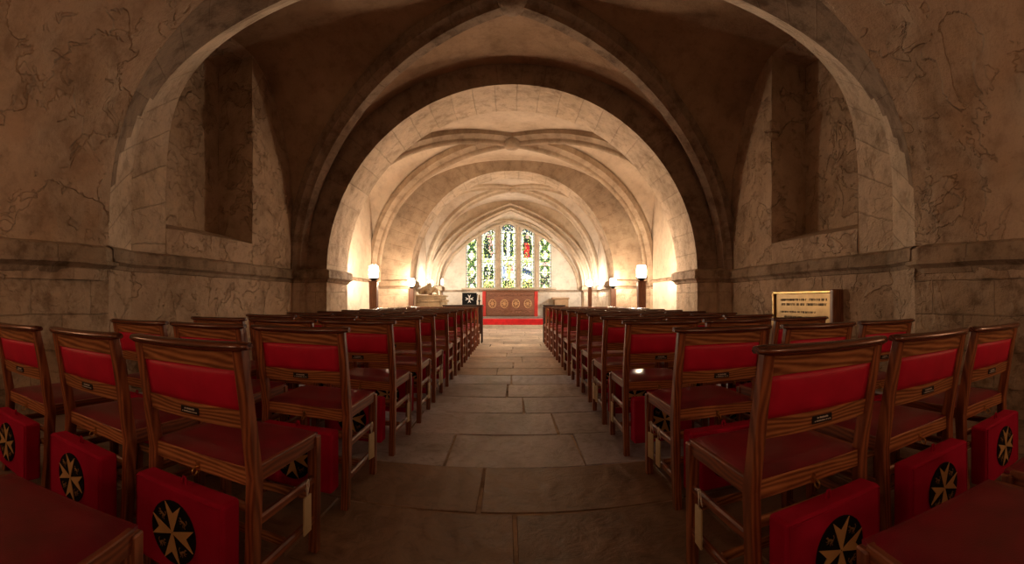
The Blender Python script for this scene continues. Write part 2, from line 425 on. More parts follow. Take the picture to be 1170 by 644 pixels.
# resample by arc length so that the walls have even cells
def resample(pts, K):
    ac = [0]
    for a, b in zip(pts, pts[1:]): ac.append(ac[-1] + math.dist(a, b))
    out = []; j = 0
    for i in range(K + 1):
        t = ac[-1] * i / K
        while j < len(ac) - 2 and ac[j + 1] < t: j += 1
        f = (t - ac[j]) / max(1e-9, ac[j + 1] - ac[j]); f = min(1, max(0, f))
        out.append((pts[j][0] + (pts[j + 1][0] - pts[j][0]) * f, pts[j][1] + (pts[j + 1][1] - pts[j][1]) * f))
    return out, ac[-1]
rs, LL = resample([(-3.3, EYE + .19)] + prof_pts(3.30, EYE + 2.40, EYE + 0.20, 3.5, K=400) + [(3.3, EYE + .19)], 200)
for y in ys:
    rows.append([(x, y, z) for x, z in rs]); uvs.append([(LL * i / 200, y) for i in range(201)])
mb.grid(rows, uvs)
o = mb.build('ceiling', M['old_plaster'], fix=False); struct(o)
for v in o.data.vertices:
    p = v.co
    edge = min(1.0, max(0.0, (2.5 - p.y) / 0.15))
    a = noise.noise(p * 1.6) * .05 + noise.noise(p * 5.0) * .012
    t = noise.noise(Vector((p.x * .9, p.y * 1.1, p.z * .8)) + Vector((noise.noise(p * 2.5), noise.noise(p * 2.5 + Vector((9, 9, 9))), 0)) * .6)
    a += .04 * min(1, max(0, (t - .02) * 14))
    c = Vector((-p.x, 0, EYE + 0.6 - p.z)).normalized()
    v.co = p + c * a * edge

def lerp(a, b, t): return [(p[0] + (q[0] - p[0]) * t, p[1] + (q[1] - p[1]) * t) for p, q in zip(a, b)]
# --- arch 1 (nearest transverse arch), two orders
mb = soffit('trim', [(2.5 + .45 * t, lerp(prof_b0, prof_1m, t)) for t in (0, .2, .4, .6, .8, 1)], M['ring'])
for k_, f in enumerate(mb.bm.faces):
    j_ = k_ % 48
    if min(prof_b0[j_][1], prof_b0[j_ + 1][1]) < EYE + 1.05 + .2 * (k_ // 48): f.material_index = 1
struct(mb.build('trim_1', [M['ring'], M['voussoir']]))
mb = soffit('trim', [(2.95 + .51 * t, lerp(prof_1m, prof_1f, t)) for t in (0, .06, .3, .6, .9, 1)], M['voussoir'])
# its far face, up to the vault behind
vt = [(x * 1.4, z + 1.2) for x, z in prof_1f]
mb.grid([[(x, 3.46, z) for x, z in prof_1f], [(x, 3.46, z) for x, z in vt]], [[(i * .2, 0) for i in range(49)], [(i * .2, 1) for i in range(49)]])
struct(mb.build('trim_2', M['voussoir']))

# --- bay 1 groin vault with heavy diagonal ribs
def bay(idx, W, y0, y1, c, n, ribw, ribd, rsec, mat_web, mat_rib, s=S, yc=None, Lf=None):
    yc = yc if yc is not None else (y0 + y1) / 2
    Ln = (y1 - y0) / 2
    mb = MB(); webs(mb, W, Ln, s, c, n, yc, y0, y1, flat=.3 if idx == 1 else 0)
    o = struct(mb.build('ceiling', mat_web, fix=False))
    mb = MB()
    for sx in (-1, 1):
        for sy in ((1,) if idx == 1 else (-1, 1)):
            pts = rib_pts(W, Ln, s, c, n, yc, sx, sy)
            lat = Vector((sx * W, sy * Ln, 0)).cross(Vector((0, 0, 1))).normalized()
            sweep(mb, pts, lat, rsec(ribw, ribd))
    # crossing boss
    mb.lathe([(0.02, -ribd - .03), (ribw * .35, -ribd - .02), (ribw * .55, -ribd * .7), (ribw * .55, 0)], c=(0, yc, c), n=14)
    struct(mb.build('trim_%d' % (idx + 10), mat_rib))
    return o
B1 = dict(W=3.5, y0=3.46, y1=6.5, c=EYE + 3.62, n=2.12)
bay(1, 3.5, 3.46, 6.5, EYE + 3.53, 2.12, 0.34, 0.20, curved_section, M['dimmed_plaster'], M['ring'])
B2 = dict(W=3.4, y0=7.42, y1=10.4, c=EYE + 3.42, n=2.35)
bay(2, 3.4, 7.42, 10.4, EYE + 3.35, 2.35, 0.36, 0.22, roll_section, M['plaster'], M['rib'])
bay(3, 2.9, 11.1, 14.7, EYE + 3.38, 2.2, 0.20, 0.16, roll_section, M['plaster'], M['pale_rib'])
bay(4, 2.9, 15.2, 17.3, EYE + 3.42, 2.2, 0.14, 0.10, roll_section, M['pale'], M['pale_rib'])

def arch_wall(idx, prof, y0, y1, outer, mat, ringmat, jamb=None, far_outer=None):
    K = len(prof)
    mb = MB(); mb.mi = 0
    acc = [0]
    for a, b in zip(prof, prof[1:]): acc.append(acc[-1] + math.dist(a, b))
    ns = 7
    mb.grid([[(x, y0 + (y1 - y0) * t / ns, z) for x, z in prof] for t in range(ns + 1)], [[(acc[i], t / ns) for i in range(K)] for t in range(ns + 1)])
    mb.mi = 1
    for y, ou in ((y0, outer), (y1, far_outer or outer)):
        mb.grid([[(x, y, z) for x, z in prof], [(x, y, z) for x, z in ou]], [[(acc[i], 0) for i in range(K)], [(acc[i], .4) for i in range(K)]], smooth=False)
    o = struct(mb.build('trim_%d' % idx, [mat, ringmat]))
    return o
arch_wall(3, prof_2, 6.5, 7.42, prof_pts(3.52, EYE + 3.75, S, 2.12), M['voussoir'], M['ring'], far_outer=prof_pts(3.5, EYE + 3.75, S, 2.35))
arch_wall(4, prof_3, 10.4, 11.1, prof_pts(3.42, EYE + 3.6, S, 2.35), M['voussoir'], M['rib'], far_outer=prof_pts(2.92, EYE + 3.6, S, 2.2))
arch_wall(5, prof_4, 14.7, 15.2, prof_pts(2.92, EYE + 3.6, S, 2.2), M['plaster'], M['pale_rib'])
# inner roll moulding on the sanctuary arch
mb = MB()
for dx, dy in ((0.10, 0.0), (0.26, -0.03)):
    pts = [(x * (1 + dx / 2.45), 14.66 + dy, z + dx * .9) for x, z in prof_4]
    mb.tube(pts, 0.045, n=8)
struct(mb.build('trim_6', M['pale_rib']))

# --- lower walls, following the plan of piers and bays; and the string course on the same path
def plan(side):
    p = [(3.30, -4.5), (3.30, 2.50), (3.40, 2.72), (3.50, 2.95), (3.50, 3.46), (3.50, 6.38), (3.28, 6.38), (3.28, 6.5), (2.93, 6.5), (2.93, 7.42),
         (3.4, 7.42), (3.4, 10.4), (2.48, 10.4), (2.48, 11.1), (2.9, 11.1), (2.9, 14.7), (2.44, 14.7), (2.44, 15.2), (2.9, 15.2), (2.9, 17.3)]
    return [(side * x, y) for x, y in p]
def wallpath(mb, path, z0, z1, nz=8):
    acc = 0
    for a, b in zip(path, path[1:]):
        d = math.dist(a, b); n = max(1, int(d / .15))
        rows = []; uv = []
        for i in range(n + 1):
            t = i / n; x = a[0] + (b[0] - a[0]) * t; y = a[1] + (b[1] - a[1]) * t
            rows.append([(x, y, z0 + (z1 - z0) * k / nz) for k in range(nz + 1)]); uv.append([(acc + d * t, z0 + (z1 - z0) * k / nz + .05) for k in range(nz + 1)])
        mb.grid(rows, uv, smooth=False); acc += d
def lunette(mb, side, W, y0, y1, c, n, rec=None, s=S):
    """wall between the string course and the wall rib; rec=(ya, yb, depth, sill_z) opens an embrasure"""
    Ln = (y1 - y0) / 2; yc = (y0 + y1) / 2
    ylist = sorted(set([y0 + (y1 - y0) * i / 60 for i in range(61)] + ([rec[0], rec[1]] if rec else [])))
    def h(y):
        if rec and y < yc: return c - .3 * ((yc - y) / Ln) ** 2
        return s + (c - s) * sup((y - yc) / Ln, n)
    for a, b in zip(ylist, ylist[1:]):
        nz = 10
        if rec and a >= rec[0] - 1e-6 and b <= rec[1] + 1e-6:
            ya, yb, dp, sz = rec
            X = W + dp
            def q(x, za, zb):
                mb.grid([[(side * x, a, za(a) + (zb(a) - za(a)) * k / nz) for k in range(nz + 1)], [(side * x, b, za(b) + (zb(b) - za(b)) * k / nz) for k in range(nz + 1)]],
                        [[(a, za(a) + (zb(a) - za(a)) * k / nz) for k in range(nz + 1)], [(b, za(b) + (zb(b) - za(b)) * k / nz) for k in range(nz + 1)]], smooth=False)
            sl = lambda y: sz + .2
            q(W, lambda y: s - .06, lambda y: min(sz, h(y)))
            q(X, sl, lambda y: max(h(y), sl(y)) + .05)
            # sloped sill
            mb.grid([[(side * W, a, sz), (side * X, a, sl(a))], [(side * W, b, sz), (side * X, b, sl(b))]], smooth=False)
            # reveal ceiling
            mb.grid([[(side * W, a, max(h(a), sl(a))), (side * X, a, max(h(a), sl(a)))], [(side * W, b, max(h(b), sl(b))), (side * X, b, max(h(b), sl(b)))]], smooth=False)
        else:
            mb.grid([[(side * W, a, s - .06 + (h(a) - s + .06) * k / nz) for k in range(nz + 1)], [(side * W, b, s - .06 + (h(b) - s + .06) * k / nz) for k in range(nz + 1)]],
                    [[(a, s + (h(a) - s) * k / nz) for k in range(nz + 1)], [(b, s + (h(b) - s) * k / nz) for k in range(nz + 1)]], smooth=False)
    if rec:
        ya, yb, dp, sz = rec
        for y in (ya, yb):
            top = (c if y == ya else h(y)) + .1
            mb.grid([[(side * (W + dp * t / 3), y, s + (top - s) * k / 8) for k in range(9)] for t in range(4)],
                    [[(dp * t / 3, k * .3) for k in range(9)] for t in range(4)], smooth=False)
for side, nm in ((-1, 'wall_left'), (1, 'wall_right')):
    mb = MB(); mb.mi = 0
    pth = plan(side)
    wallpath(mb, pth[:2], 0, EYE + .2, 10)
    mb.mi = 1
    wallpath(mb, pth[1:6], 0, S, 10)
    mb.mi = 2
    wallpath(mb, pth[5:], 0, S, 8)
    mb.mi = 3
    lunette(mb, side, 3.5, 3.46, 6.5, EYE + 3.53, 2.12, rec=(3.46, 5.18, 0.62, EYE + .82))
    mb.mi = 4
    lunette(mb, side, 3.4, 7.42, 10.4, EYE + 3.35, 2.35)
    lunette(mb, side, 2.9, 11.1, 14.7, EYE + 3.38, 2.2)
    lunette(mb, side, 2.9, 15.2, 17.3, EYE + 3.42, 2.2)
    # impost corner of the embrasure, with a small corbel
    mb.mi = 3
    mb.box(min(side * 3.44, side * 3.62), max(side * 3.44, side * 3.62), 5.12, 5.3, EYE + 2.42, EYE + 2.56, bev=.02)
    mb.box(min(side * 3.46, side * 3.6), max(side * 3.46, side * 3.6), 5.14, 5.28, EYE + 2.3, EYE + 2.42, bev=.03)
    o = mb.build(nm, [M['ashlar'], M['old_plaster'], M['voussoir'], M['old_plaster'], M['plaster']], fix=False); struct(o)
    for v in o.data.vertices:
        p = v.co
        if p.y < 6.3:
            a = noise.noise(p * 1.9) * .03 + noise.noise(p * 6.0) * .009
            v.co.x += -side * abs(a)

def moulding(mb, path, z, prof):
    """sweep prof [(out, dz)] horizontally along a plan path, mitred at corners"""
    P = [Vector((x, y, 0)) for x, y in path]
    rows = []; uvs = []; acc = 0
    side = 1 if path[0][0] > 0 else -1
    for i, p in enumerate(P):
        if i: acc += (p - P[i - 1]).length
        def nr(a, b):
            d = (b - a).normalized(); return Vector((-d.y, d.x, 0)) * side
        if i == 0: n = nr(P[0], P[1])
        elif i == len(P) - 1: n = nr(P[-2], P[-1])
        else:
            n1, n2 = nr(P[i - 1], p), nr(p, P[i + 1]); n = (n1 + n2)
            n = n / max(0.5, n.length_squared / 2) if n.length > 1e-3 else n1
        rows.append([p + n * o + Vector((0, 0, z + dz)) for o, dz in prof]); uvs.append([(acc, k * .05) for k in range(len(prof))])
    # subdivide straight runs for the block pattern and wear
    R2 = []; U2 = []
    for i in range(len(rows) - 1):
        d = (P[i + 1] - P[i]).length; n = max(1, int(d / .12))
        for k in range(n):
            t = k / n
            R2.append([a.lerp(b, t) for a, b in zip(rows[i], rows[i + 1])]); U2.append([(a[0] + (b[0] - a[0]) * t, a[1]) for a, b in zip(uvs[i], uvs[i + 1])])
    R2.append(rows[-1]); U2.append(uvs[-1])
    for row in R2:
        for q in row: q += Vector((noise.noise(q * 5) * .006, 0, noise.noise(q * 4.1) * .008))
    mb.grid(R2, U2, smooth=False)
STR = [(-0.03, 0.05), (0.10, 0.01), (0.125, -0.01), (0.13, -0.12), (0.145, -0.128), (0.145, -0.155), (0.12, -0.165), (0.06, -0.19), (0.04, -0.235), (-0.03, -0.25)]
STRS = [(a * .6, b * .8) for a, b in STR]
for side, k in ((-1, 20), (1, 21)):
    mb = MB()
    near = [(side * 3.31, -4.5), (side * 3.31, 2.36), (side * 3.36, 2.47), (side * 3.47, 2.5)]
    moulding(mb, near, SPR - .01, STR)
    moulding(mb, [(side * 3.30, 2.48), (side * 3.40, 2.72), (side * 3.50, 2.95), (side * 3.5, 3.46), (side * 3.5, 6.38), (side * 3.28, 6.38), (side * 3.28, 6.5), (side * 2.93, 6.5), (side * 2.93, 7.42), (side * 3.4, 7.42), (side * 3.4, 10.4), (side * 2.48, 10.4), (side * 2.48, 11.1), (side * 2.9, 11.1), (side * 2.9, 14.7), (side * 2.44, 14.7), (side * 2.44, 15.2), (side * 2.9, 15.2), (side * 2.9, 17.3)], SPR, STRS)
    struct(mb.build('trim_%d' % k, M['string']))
# pale limewashed dado panels in the second bay
for side, k in ((-1, 22), (1, 23)):
    mb = MB(); mb.box(min(side * 3.3, side * 3.42), max(side * 3.3, side * 3.42), 7.9, 9.9, 0, SPR - .06, bev=.01)
    struct(mb.build('trim_%d' % k, M['pale']))

# --- window wall with five lights
LIGHTS = [(-1.83, -1.38, 3.50), (-1.21, -0.66, 3.88), (-0.45, 0.15, 4.03), (0.34, 0.88, 3.86), (1.07, 1.56, 3.48)]
SILL = EYE + 0.53
YW = 17.3
def head(l, x):
    a, b, t = l; r = (b - a) / 2; m = (a + b) / 2
    q = min(1, abs(x - m) / r); return t - r * 0.9 + r * 0.9 * math.sqrt(max(0, 1 - q * q))
mb = MB()
xs = set([-3.4, 3.4, -2.6, 2.6, -2.2, 2.2])
for l in LIGHTS:
    for i in range(13): xs.add(l[0] + (l[1] - l[0]) * i / 12)
xs = sorted(xs)
TOPZ = 4.7
def quad(x0, x1, za, zb, zc, zd):   # za,zb bottom; zc,zd top
    vs = [mb.bm.verts.new(p) for p in ((x0, YW, za), (x1, YW, zb), (x1, YW, zd), (x0, YW, zc))]
    mb.face(vs, [(v.co.x, v.co.z) for v in vs])
def inside(m):
    for l in LIGHTS:
        if l[0] < m < l[1]: return l
for a, b in zip(xs, xs[1:]):
    l = inside((a + b) / 2)
    if l:
        quad(a, b, 0, 0, SILL, SILL); quad(a, b, head(l, a), head(l, b), TOPZ, TOPZ)
        # head reveal
        vs = [mb.bm.verts.new(p) for p in ((a, YW, head(l, a)), (b, YW, head(l, b)), (b, YW + .22, head(l, b)), (a, YW + .22, head(l, a)))]
        mb.face(vs)
    else: quad(a, b, 0, 0, TOPZ, TOPZ)
for l in LIGHTS:
    for x in (l[0], l[1]):
        vs = [mb.bm.verts.new(p) for p in ((x, YW, SILL), (x, YW + .22, SILL), (x, YW + .22, head(l, x)), (x, YW, head(l, x)))]; mb.face(vs)
    vs = [mb.bm.verts.new(p) for p in ((l[0], YW, SILL), (l[1], YW, SILL), (l[1], YW + .22, SILL), (l[0], YW + .22, SILL))]; mb.face(vs)
struct(mb.build('wall_back', M['pale'], fix=False))
# mullions and hood mould standing proud
mb = MB()
gaps = [(-1.38, -1.21), (-0.66, -0.45), (0.15, 0.34), (0.88, 1.07)]
for a, b in gaps:
    zt = 4.1 if a > -1 and a < .5 else 3.75
    mb.box(a + .03, b - .03, YW - .06, YW + .03, SILL - .02, zt, bev=.02)
mb.box(-2.0, 1.75, YW - .09, YW + .03, SILL - .07, SILL, bev=.015)
hood = []
for i in range(33):
    ph = (-PI / 2 + PI * i / 32) * .66
    hood.append((-0.14 + 1.95 * math.sin(ph), YW - .03, SILL + 1.15 + 1.5 * math.cos(ph)))
mb.tube(hood, 0.06, n=8)
wr = [(x * 1.13 - .05, YW - .04, EYE + .3 + (z - EYE - .3) * 1.05) for x, z in prof_4]
mb.tube([(x, y, min(z, 4.38)) for x, y, z in wr], 0.07, n=8)
struct(mb.build('trim_7', M['pale_rib']))
mb = MB(); mb.box(-2.9, 2.9, YW - .05, YW + .02, SPR - .13, SPR - .05, bev=.015); struct(mb.build('trim_8', M['string']))
mb = MB()   # closing wall behind the camera
mb.grid([[(-3.4, -4.5, 0), (-3.4, -4.5, 3.8)], [(3.4, -4.5, 0), (3.4, -4.5, 3.8)]], [[(0, 0), (0, 3.8)], [(6.8, 0), (6.8, 3.8)]])
struct(mb.build('wall_front', M['old_plaster'], fix=False))

# stained glass: one window object per light, colours per pane
def glass_light(k, l):
    mb = MB(); lay = mb.bm.loops.layers.float_color.new('glass')
    a, b, t = l; nx = 18; w = (b - a) / nx; nz = int(round((t - SILL) / w)); rr = random.Random(50 + k)
    WH = (1.0, 0.97, 0.84); GR = (0.10, 0.22, 0.05); YG = (0.5, 0.62, 0.2); DK = (0.015, 0.03, 0.02); BL = (0.06, 0.10, 0.2); RD = (0.55, 0.02, 0.03); YE = (0.95, 0.75, 0.3); TU = (0.10, 0.16, 0.17); LB = (0.4, 0.5, 0.85); PK = (.75, .45, .4)
    for i in range(nx):
        for j in range(nz):
            x0 = a + w * i; z0 = SILL + (t - SILL) * j / nz; z1 = SILL + (t - SILL) * (j + 1) / nz
            u = (i + .5) / nx; v = (j + .5) / nz
            h0, h1 = head(l, x0), head(l, x0 + w)
            if z0 >= min(h0, h1) + 1e-4 and z0 >= max(h0, h1): continue
            n = noise.noise(Vector((u * 5 + k * 3.7, v * 14, k))); n2 = noise.noise(Vector((u * 11 + k, v * 30, 5 + k)))
            edge = u < .09 or u > .91
            if k in (0, 4):
                col = WH if n > -.1 else YG
                d = abs((v * 3.0) % 1 - .5)          # green crossing foliage over pale roundels
                cross = abs(abs(u - .5) - abs(((v * 3.0 + .05) % 1) - .5) * 1.0)
                if cross < .16: col = GR if n2 > .0 else DK
                if .07 < v < .25 and n2 > -.05: col = DK if n > -.1 else (PK if n2 > .3 else GR)
                if .45 < v < .52 and k == 4 and abs(u - .55) < .25: col = PK
            elif v > .48:
                c = WH if n > -.2 else YG
                hw = .37 - .13 * abs(v - .66) / .2
                du = abs(u - .5)
                fig = du < hw and .5 < v < .88
                if fig:
                    c = DK if n2 > -.25 else ((TU, TU, BL, GR)[k] if n2 > -.4 else YG)
                    if k == 1 and u > .48 and n > -.15: c = PK if n2 < .1 else DK
                    if k == 2 and abs(u - .5) < .09: c = WH if n2 > -.2 else LB
                    if k == 3 and .28 < u < .68 and .5 < v < .76: c = RD if n2 > -.45 else DK
                if du < .13 and .84 < v < .9: c = PK if k != 2 else WH
                if v > .9: c = DK if n2 > 0.0 and du < .4 else (BL if n2 > -.2 and du < .35 else WH)
                col = c
            else:
                c = WH if n > -.15 else YG
                if .42 < v: c = YG if n2 > 0 else WH
                if .12 < v < .4 and n2 > .12 and abs(u - .5) < .36: c = DK if n > -.05 else TU
                if .14 < v < .36:
                    if k == 1: c = DK if (abs(u - .3) < .12 or abs(u - .72) < .1) and n2 > -.3 else (PK if n2 > .3 else c)
                    if k == 2: c = LB if u < .36 else (YE if abs(u - .55) < .09 else ((RD if n2 > .1 else PK) if .68 < u < .85 and v > .22 else WH))
                    if k == 3: c = BL if abs(v - .27 + .1 * (u - .5)) < .045 else (WH if n2 > -.3 else TU)
                if v < .12: c = DK if n2 > 0 else (YG if n > 0 else YE)
                if n2 > .42: c = GR
                col = c
            n3 = rr.random()
            if not edge and n3 < .13: col = DK if n3 < .08 else TU
            elif not edge and n3 > .9 and v > .1: col = YG if n3 < .96 else GR
            if edge: col = WH if (j % 5) else YG
            q = [(x0, z0), (x0 + w, z0), (x0 + w, min(z1, h1)), (x0, min(z1, h0))]
            if z0 > h0: q = [(x0 + w * .4, z0), (x0 + w, z0), (x0 + w, min(z1, h1))]
            elif z0 > h1: q = [(x0, z0), (x0 + w * .6, z0), (x0, min(z1, h0))]
            vs = [mb.bm.verts.new((x, YW + .15, z)) for x, z in q]
            f = mb.face(vs)
            if f:
                g = .8 + .3 * rr.random()
                for lp in f.loops: lp[lay] = (col[0] * g, col[1] * g, col[2] * g, 1)
    o = struct(mb.build('window_%d' % (k + 1), M['glass'], fix=False))
    mb = MB()
    for j in range(1, 7):
        z = SILL + (t - SILL) * j / 7.0
        if z < t - .2: mb.box(a, b, YW + .125, YW + .145, z - .008, z + .008)
    ln = [(a + .02, YW + .14, SILL + .01)] + [(a + .02 + (b - a - .04) * i / 12, YW + .14, head(l, a + .02 + (b - a - .04) * i / 12) - .01) for i in range(13)] + [(b - .02, YW + .14, SILL + .01)]
    mb.tube(ln, .012, n=6, closed=True)
    mb.build('glazing_bars', M['lead'], o)
for k, l in enumerate(LIGHTS): glass_light(k, l)

# --- floor of large flagstones
def make_floor():
    mb = MB(); lay = mb.bm.loops.layers.float_color.new('slab')
    rr = random.Random(11)
    joints = [-4.5, -3.9, -3.3, -2.75, -2.1, -1.5, -.9, -.3, .35, .95, 1.45, 2.0, 2.55, 3.17, 3.8, 4.43, 5.1, 5.75]
    while joints[-1] < 17: joints.append(joints[-1] + rr.uniform(.5, .68))
    joints[-1] = 17.4
    starts = {1.45: [-3.2, -2.0, -1.25, -.05, .32, 1.35, 2.4], 2.0: [-3.0, -2.15, -1.25, -.34, .47, 1.3, 2.3]}
    for y0, y1 in zip(joints, joints[1:]):
        xs = [-3.55]
        x = -3.55 + rr.uniform(.4, 1.1)
        while x < 3.2: xs.append(x); x += rr.uniform(.72, 1.12)
        xs.append(3.55)
        for a, b in zip(xs, xs[1:]):
            g = .004; t = rr.random()
            ym = (y0 + y1) / 2
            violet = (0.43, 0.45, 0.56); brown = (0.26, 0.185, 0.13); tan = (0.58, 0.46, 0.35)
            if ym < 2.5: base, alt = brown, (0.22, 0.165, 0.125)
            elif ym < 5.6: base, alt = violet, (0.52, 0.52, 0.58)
            elif ym > 8.5: base, alt = (0.74, 0.65, 0.53), (0.68, 0.60, 0.50)  # far slabs coloured paler, painting in the lamplight on the floor
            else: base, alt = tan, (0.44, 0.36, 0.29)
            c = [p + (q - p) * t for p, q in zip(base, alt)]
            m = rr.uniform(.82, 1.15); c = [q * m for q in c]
            dz = [rr.uniform(-.003, .003) for _ in range(4)]
            ca = [(a + g, y0 + g), (b - g, y0 + g), (b - g, y1 - g), (a + g, y1 - g)]
            j = [(rr.uniform(-.008, .008), rr.uniform(-.006, .006)) for _ in range(4)]
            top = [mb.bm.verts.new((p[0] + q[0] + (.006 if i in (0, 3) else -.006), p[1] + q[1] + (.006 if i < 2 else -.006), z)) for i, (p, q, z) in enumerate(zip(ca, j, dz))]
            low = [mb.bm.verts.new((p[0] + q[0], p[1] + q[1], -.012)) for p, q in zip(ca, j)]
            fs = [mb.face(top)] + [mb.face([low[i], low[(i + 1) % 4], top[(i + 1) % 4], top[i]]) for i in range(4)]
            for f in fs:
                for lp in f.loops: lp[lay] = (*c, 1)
    mb.mi = 1
    vs = [mb.bm.verts.new(p) for p in ((-3.6, -4.6, -.007), (3.6, -4.6, -.007), (3.6, 17.4, -.007), (-3.6, 17.4, -.007))]
    mb.face(vs)
    return struct(mb.build('floor', [M['floor'], M['mortar']], fix=False))
make_floor()

# ------------------------------------------------------------------ church chair
def church_chair(name, label, group):
    t = thing(name, label, 'chair', group=group)
    hw = .222
    for sx in (-1, 1):
        mb = MB()       # back post: straight to the seat, raked above
        p = [(-.235, 0), (-.215, .20), (-.205, .43), (-.245, .65), (-.285, .83)]
        rows = []
        secs = []
        for i, (y, z) in enumerate(p):
            w = .036; d = (.04, .044, .05, .042, .034)[i]
            secs.append([mb.bm.verts.new((sx * hw + a * w / 2, y + b * d / 2, z)) for a, b in ((-1, -1), (1, -1), (1, 1), (-1, 1))])
        for a, b in zip(secs, secs[1:]):
            for k in range(4): mb.face([a[k], a[(k + 1) % 4], b[(k + 1) % 4], b[k]])
        mb.face(list(reversed(secs[0]))); mb.face(secs[-1])
        es = [e for e in mb.bm.edges if abs(e.verts[0].co.z - e.verts[1].co.z) > .05]
        bmesh.ops.bevel(mb.bm, geom=es, offset=.004, segments=1, affect='EDGES')
        mb.build('back_post', M['oak_v'], t)
        mb = MB()
        mb.bar((sx * .218, .205, 0), (sx * .218, .205, .45), .036, .038, bev=.004, w2=.042, d2=.042)
        mb.build('leg', M['oak_v'], t)
        mb = MB()
        mb.bar((sx * .22, -.19, .435), (sx * .22, .20, .435), .022, .052, bev=.003, up=(0, 0, 1))
        mb.build('side_rail', M['oak_d'], t)
        for zz in (.285, .13):
            mb = MB(); mb.bar((sx * .219, -.21, zz), (sx * .219, .20, zz), .02, .032, bev=.006, up=(0, 0, 1))
            mb.build('side_stretcher', M['oak_d'], t)
    # polished cap rail: bowed in plan, rounded, overhanging the posts
    mb = MB(); rows = []
    sec = [(-.026, -.008), (-.020, .006), (-.006, .013), (.010, .012), (.022, .004), (.024, -.008), (.016, -.016), (-.018, -.016)]
    K = 16
    for i in range(K + 1):
        u = -1 + 2 * i / K
        x = u * .262; bow = -.018 * (1 - u * u)
        sc = 1.0 if abs(u) < .97 else .72
        lift = .004 * u * u
        rows.append([mb.bm.verts.new((x, -.287 + bow + a * sc, .838 + lift + b * sc)) for a, b in sec])
    for a, b in zip(rows, rows[1:]):
        for k in range(8): mb.face([a[k], a[(k + 1) % 8], b[(k + 1) % 8], b[k]], smooth=True)
    mb.face(list(reversed(rows[0]))); mb.face(rows[-1])
    mb.build('cap_rail', M['cap'], t)
    def bowed(x0, x1, z0, z1, th, y0f, bow, mat, nm, nz=1, puff=0.0, lower_curve=0.0):
        mb = MB(); K = 10
        F = []; B = []
        for i in range(K + 1):
            u = -1 + 2 * i / K; x = x0 + (x1 - x0) * i / K
            fr = []; br = []
            for j in range(nz + 1):
                v = j / nz; zz = z0 + (z1 - z0) * v - (1 - v) * lower_curve * (1 - u * u)
                yy = y0f(zz) - bow * (1 - u * u)
                pf = puff * (1 - u ** 4) * (1 - (2 * v - 1) ** 4)
                fr.append((x, yy + th / 2 + pf, zz)); br.append((x, yy - th / 2 - pf, zz))
            F.append(fr); B.append(br)
        mb.grid(F, smooth=nz > 1, flip=True); mb.grid(B, smooth=nz > 1)
        for X in (0, K):
            mb.grid([F[X], B[X]], smooth=False)
        mb.grid([[f[0] for f in F], [b[0] for b in B]], smooth=False); mb.grid([[f[-1] for f in F], [b[-1] for b in B]], smooth=False)
        bmesh.ops.remove_doubles(mb.bm, verts=mb.bm.verts[:], dist=.0004)
        return mb.build(nm, mat, t)
    yb = lambda z: -.245 - (z - .65) * .222
    bowed(-.206, .206, .764, .826, .02, yb, .012, M['oak_h'], 'crest_board', lower_curve=-.004)
    bowed(-.206, .206, .582, .64, .022, yb, .010, M['oak_h'], 'back_rail', lower_curve=.002)
    bowed(-.208, .208, .636, .768, .012, yb, .010, M['back_cloth'], 'back_pad', nz=6, puff=.008)
    # name plate on the rear of the lower rail, two lines of tiny engraved strokes
    mb = MB(); yp = yb(.611) - .010 - .011
    mb.box(-.04, .04, yp - .004, yp + .001, .599, .623, bev=.001)
    pl = mb.build('name_plate', M['plate_black'], t)
    mb = MB(); rr = random.Random(3)
    for z, hh, x0, x1 in ((.6135, .0052, -.022, .022), (.605, .0038, -.032, .032)):
        x = x0
        while x < x1:
            w = rr.uniform(.0015, .0035); mb.box(x, x + w, yp - .0055, yp - .0035, z, z + hh * rr.uniform(.7, 1)); x += w + (.0012 if rr.random() > .2 else .004)
    mb.build('engraving', M['ink'], pl)
    # seat
    mb = MB()
    mb.bar((-.205, -.206, .428), (.205, -.206, .428), .022, .056, bev=.003, up=(0, 0, 1))
    mb.build('rear_rail', M['oak_h'], t)
    mb = MB()
    mb.bar((-.20, .205, .43), (.20, .205, .43), .022, .05, bev=.003, up=(0, 0, 1))
    mb.build('front_rail', M['oak_h'], t)
    mb = MB(); P = []
    K = 12
    for i in range(K + 1):
        row = []
        for j in range(K + 1):
            u = -1 + 2 * i / K; v = -1 + 2 * j / K
            e = (1 - abs(u) ** 6) * (1 - abs(v) ** 6)
            row.append((u * .224, v * .218 + .005, .458 + .020 * max(0, e) ** .45 - .006 * math.exp(-3 * (u * u + v * v))))
        P.append(row)
    mb.grid(P)
    mb.box(-.224, .224, -.213, .223, .444, .4585)
    mb.build('seat_pad', M['leather'], t)
    for yy, zz, hx in ((.2, .21, .20), (-.205, .33, .20), (0, .13, .21)):
        mb = MB(); mb.bar((-hx, yy, zz), (hx, yy, zz), .018, .032, bev=.005, up=(0, 0, 1))
        mb.build('cross_stretcher', M['oak_h'], t)
    # brass hook for the kneeler
    mb = MB(); pts = [(0, -.217, .415)] + [(0, -.236 + .012 * math.cos(a), .402 + .012 * math.sin(a)) for a in [PI * .5 - k * PI * 1.5 / 8 * -1 for k in range(9)]]
    mb.tube(pts, .0025, n=6); mb.box(-.008, .008, -.219, -.214, .40, .43)
    mb.build('hook', M['brass'], t)
    return t

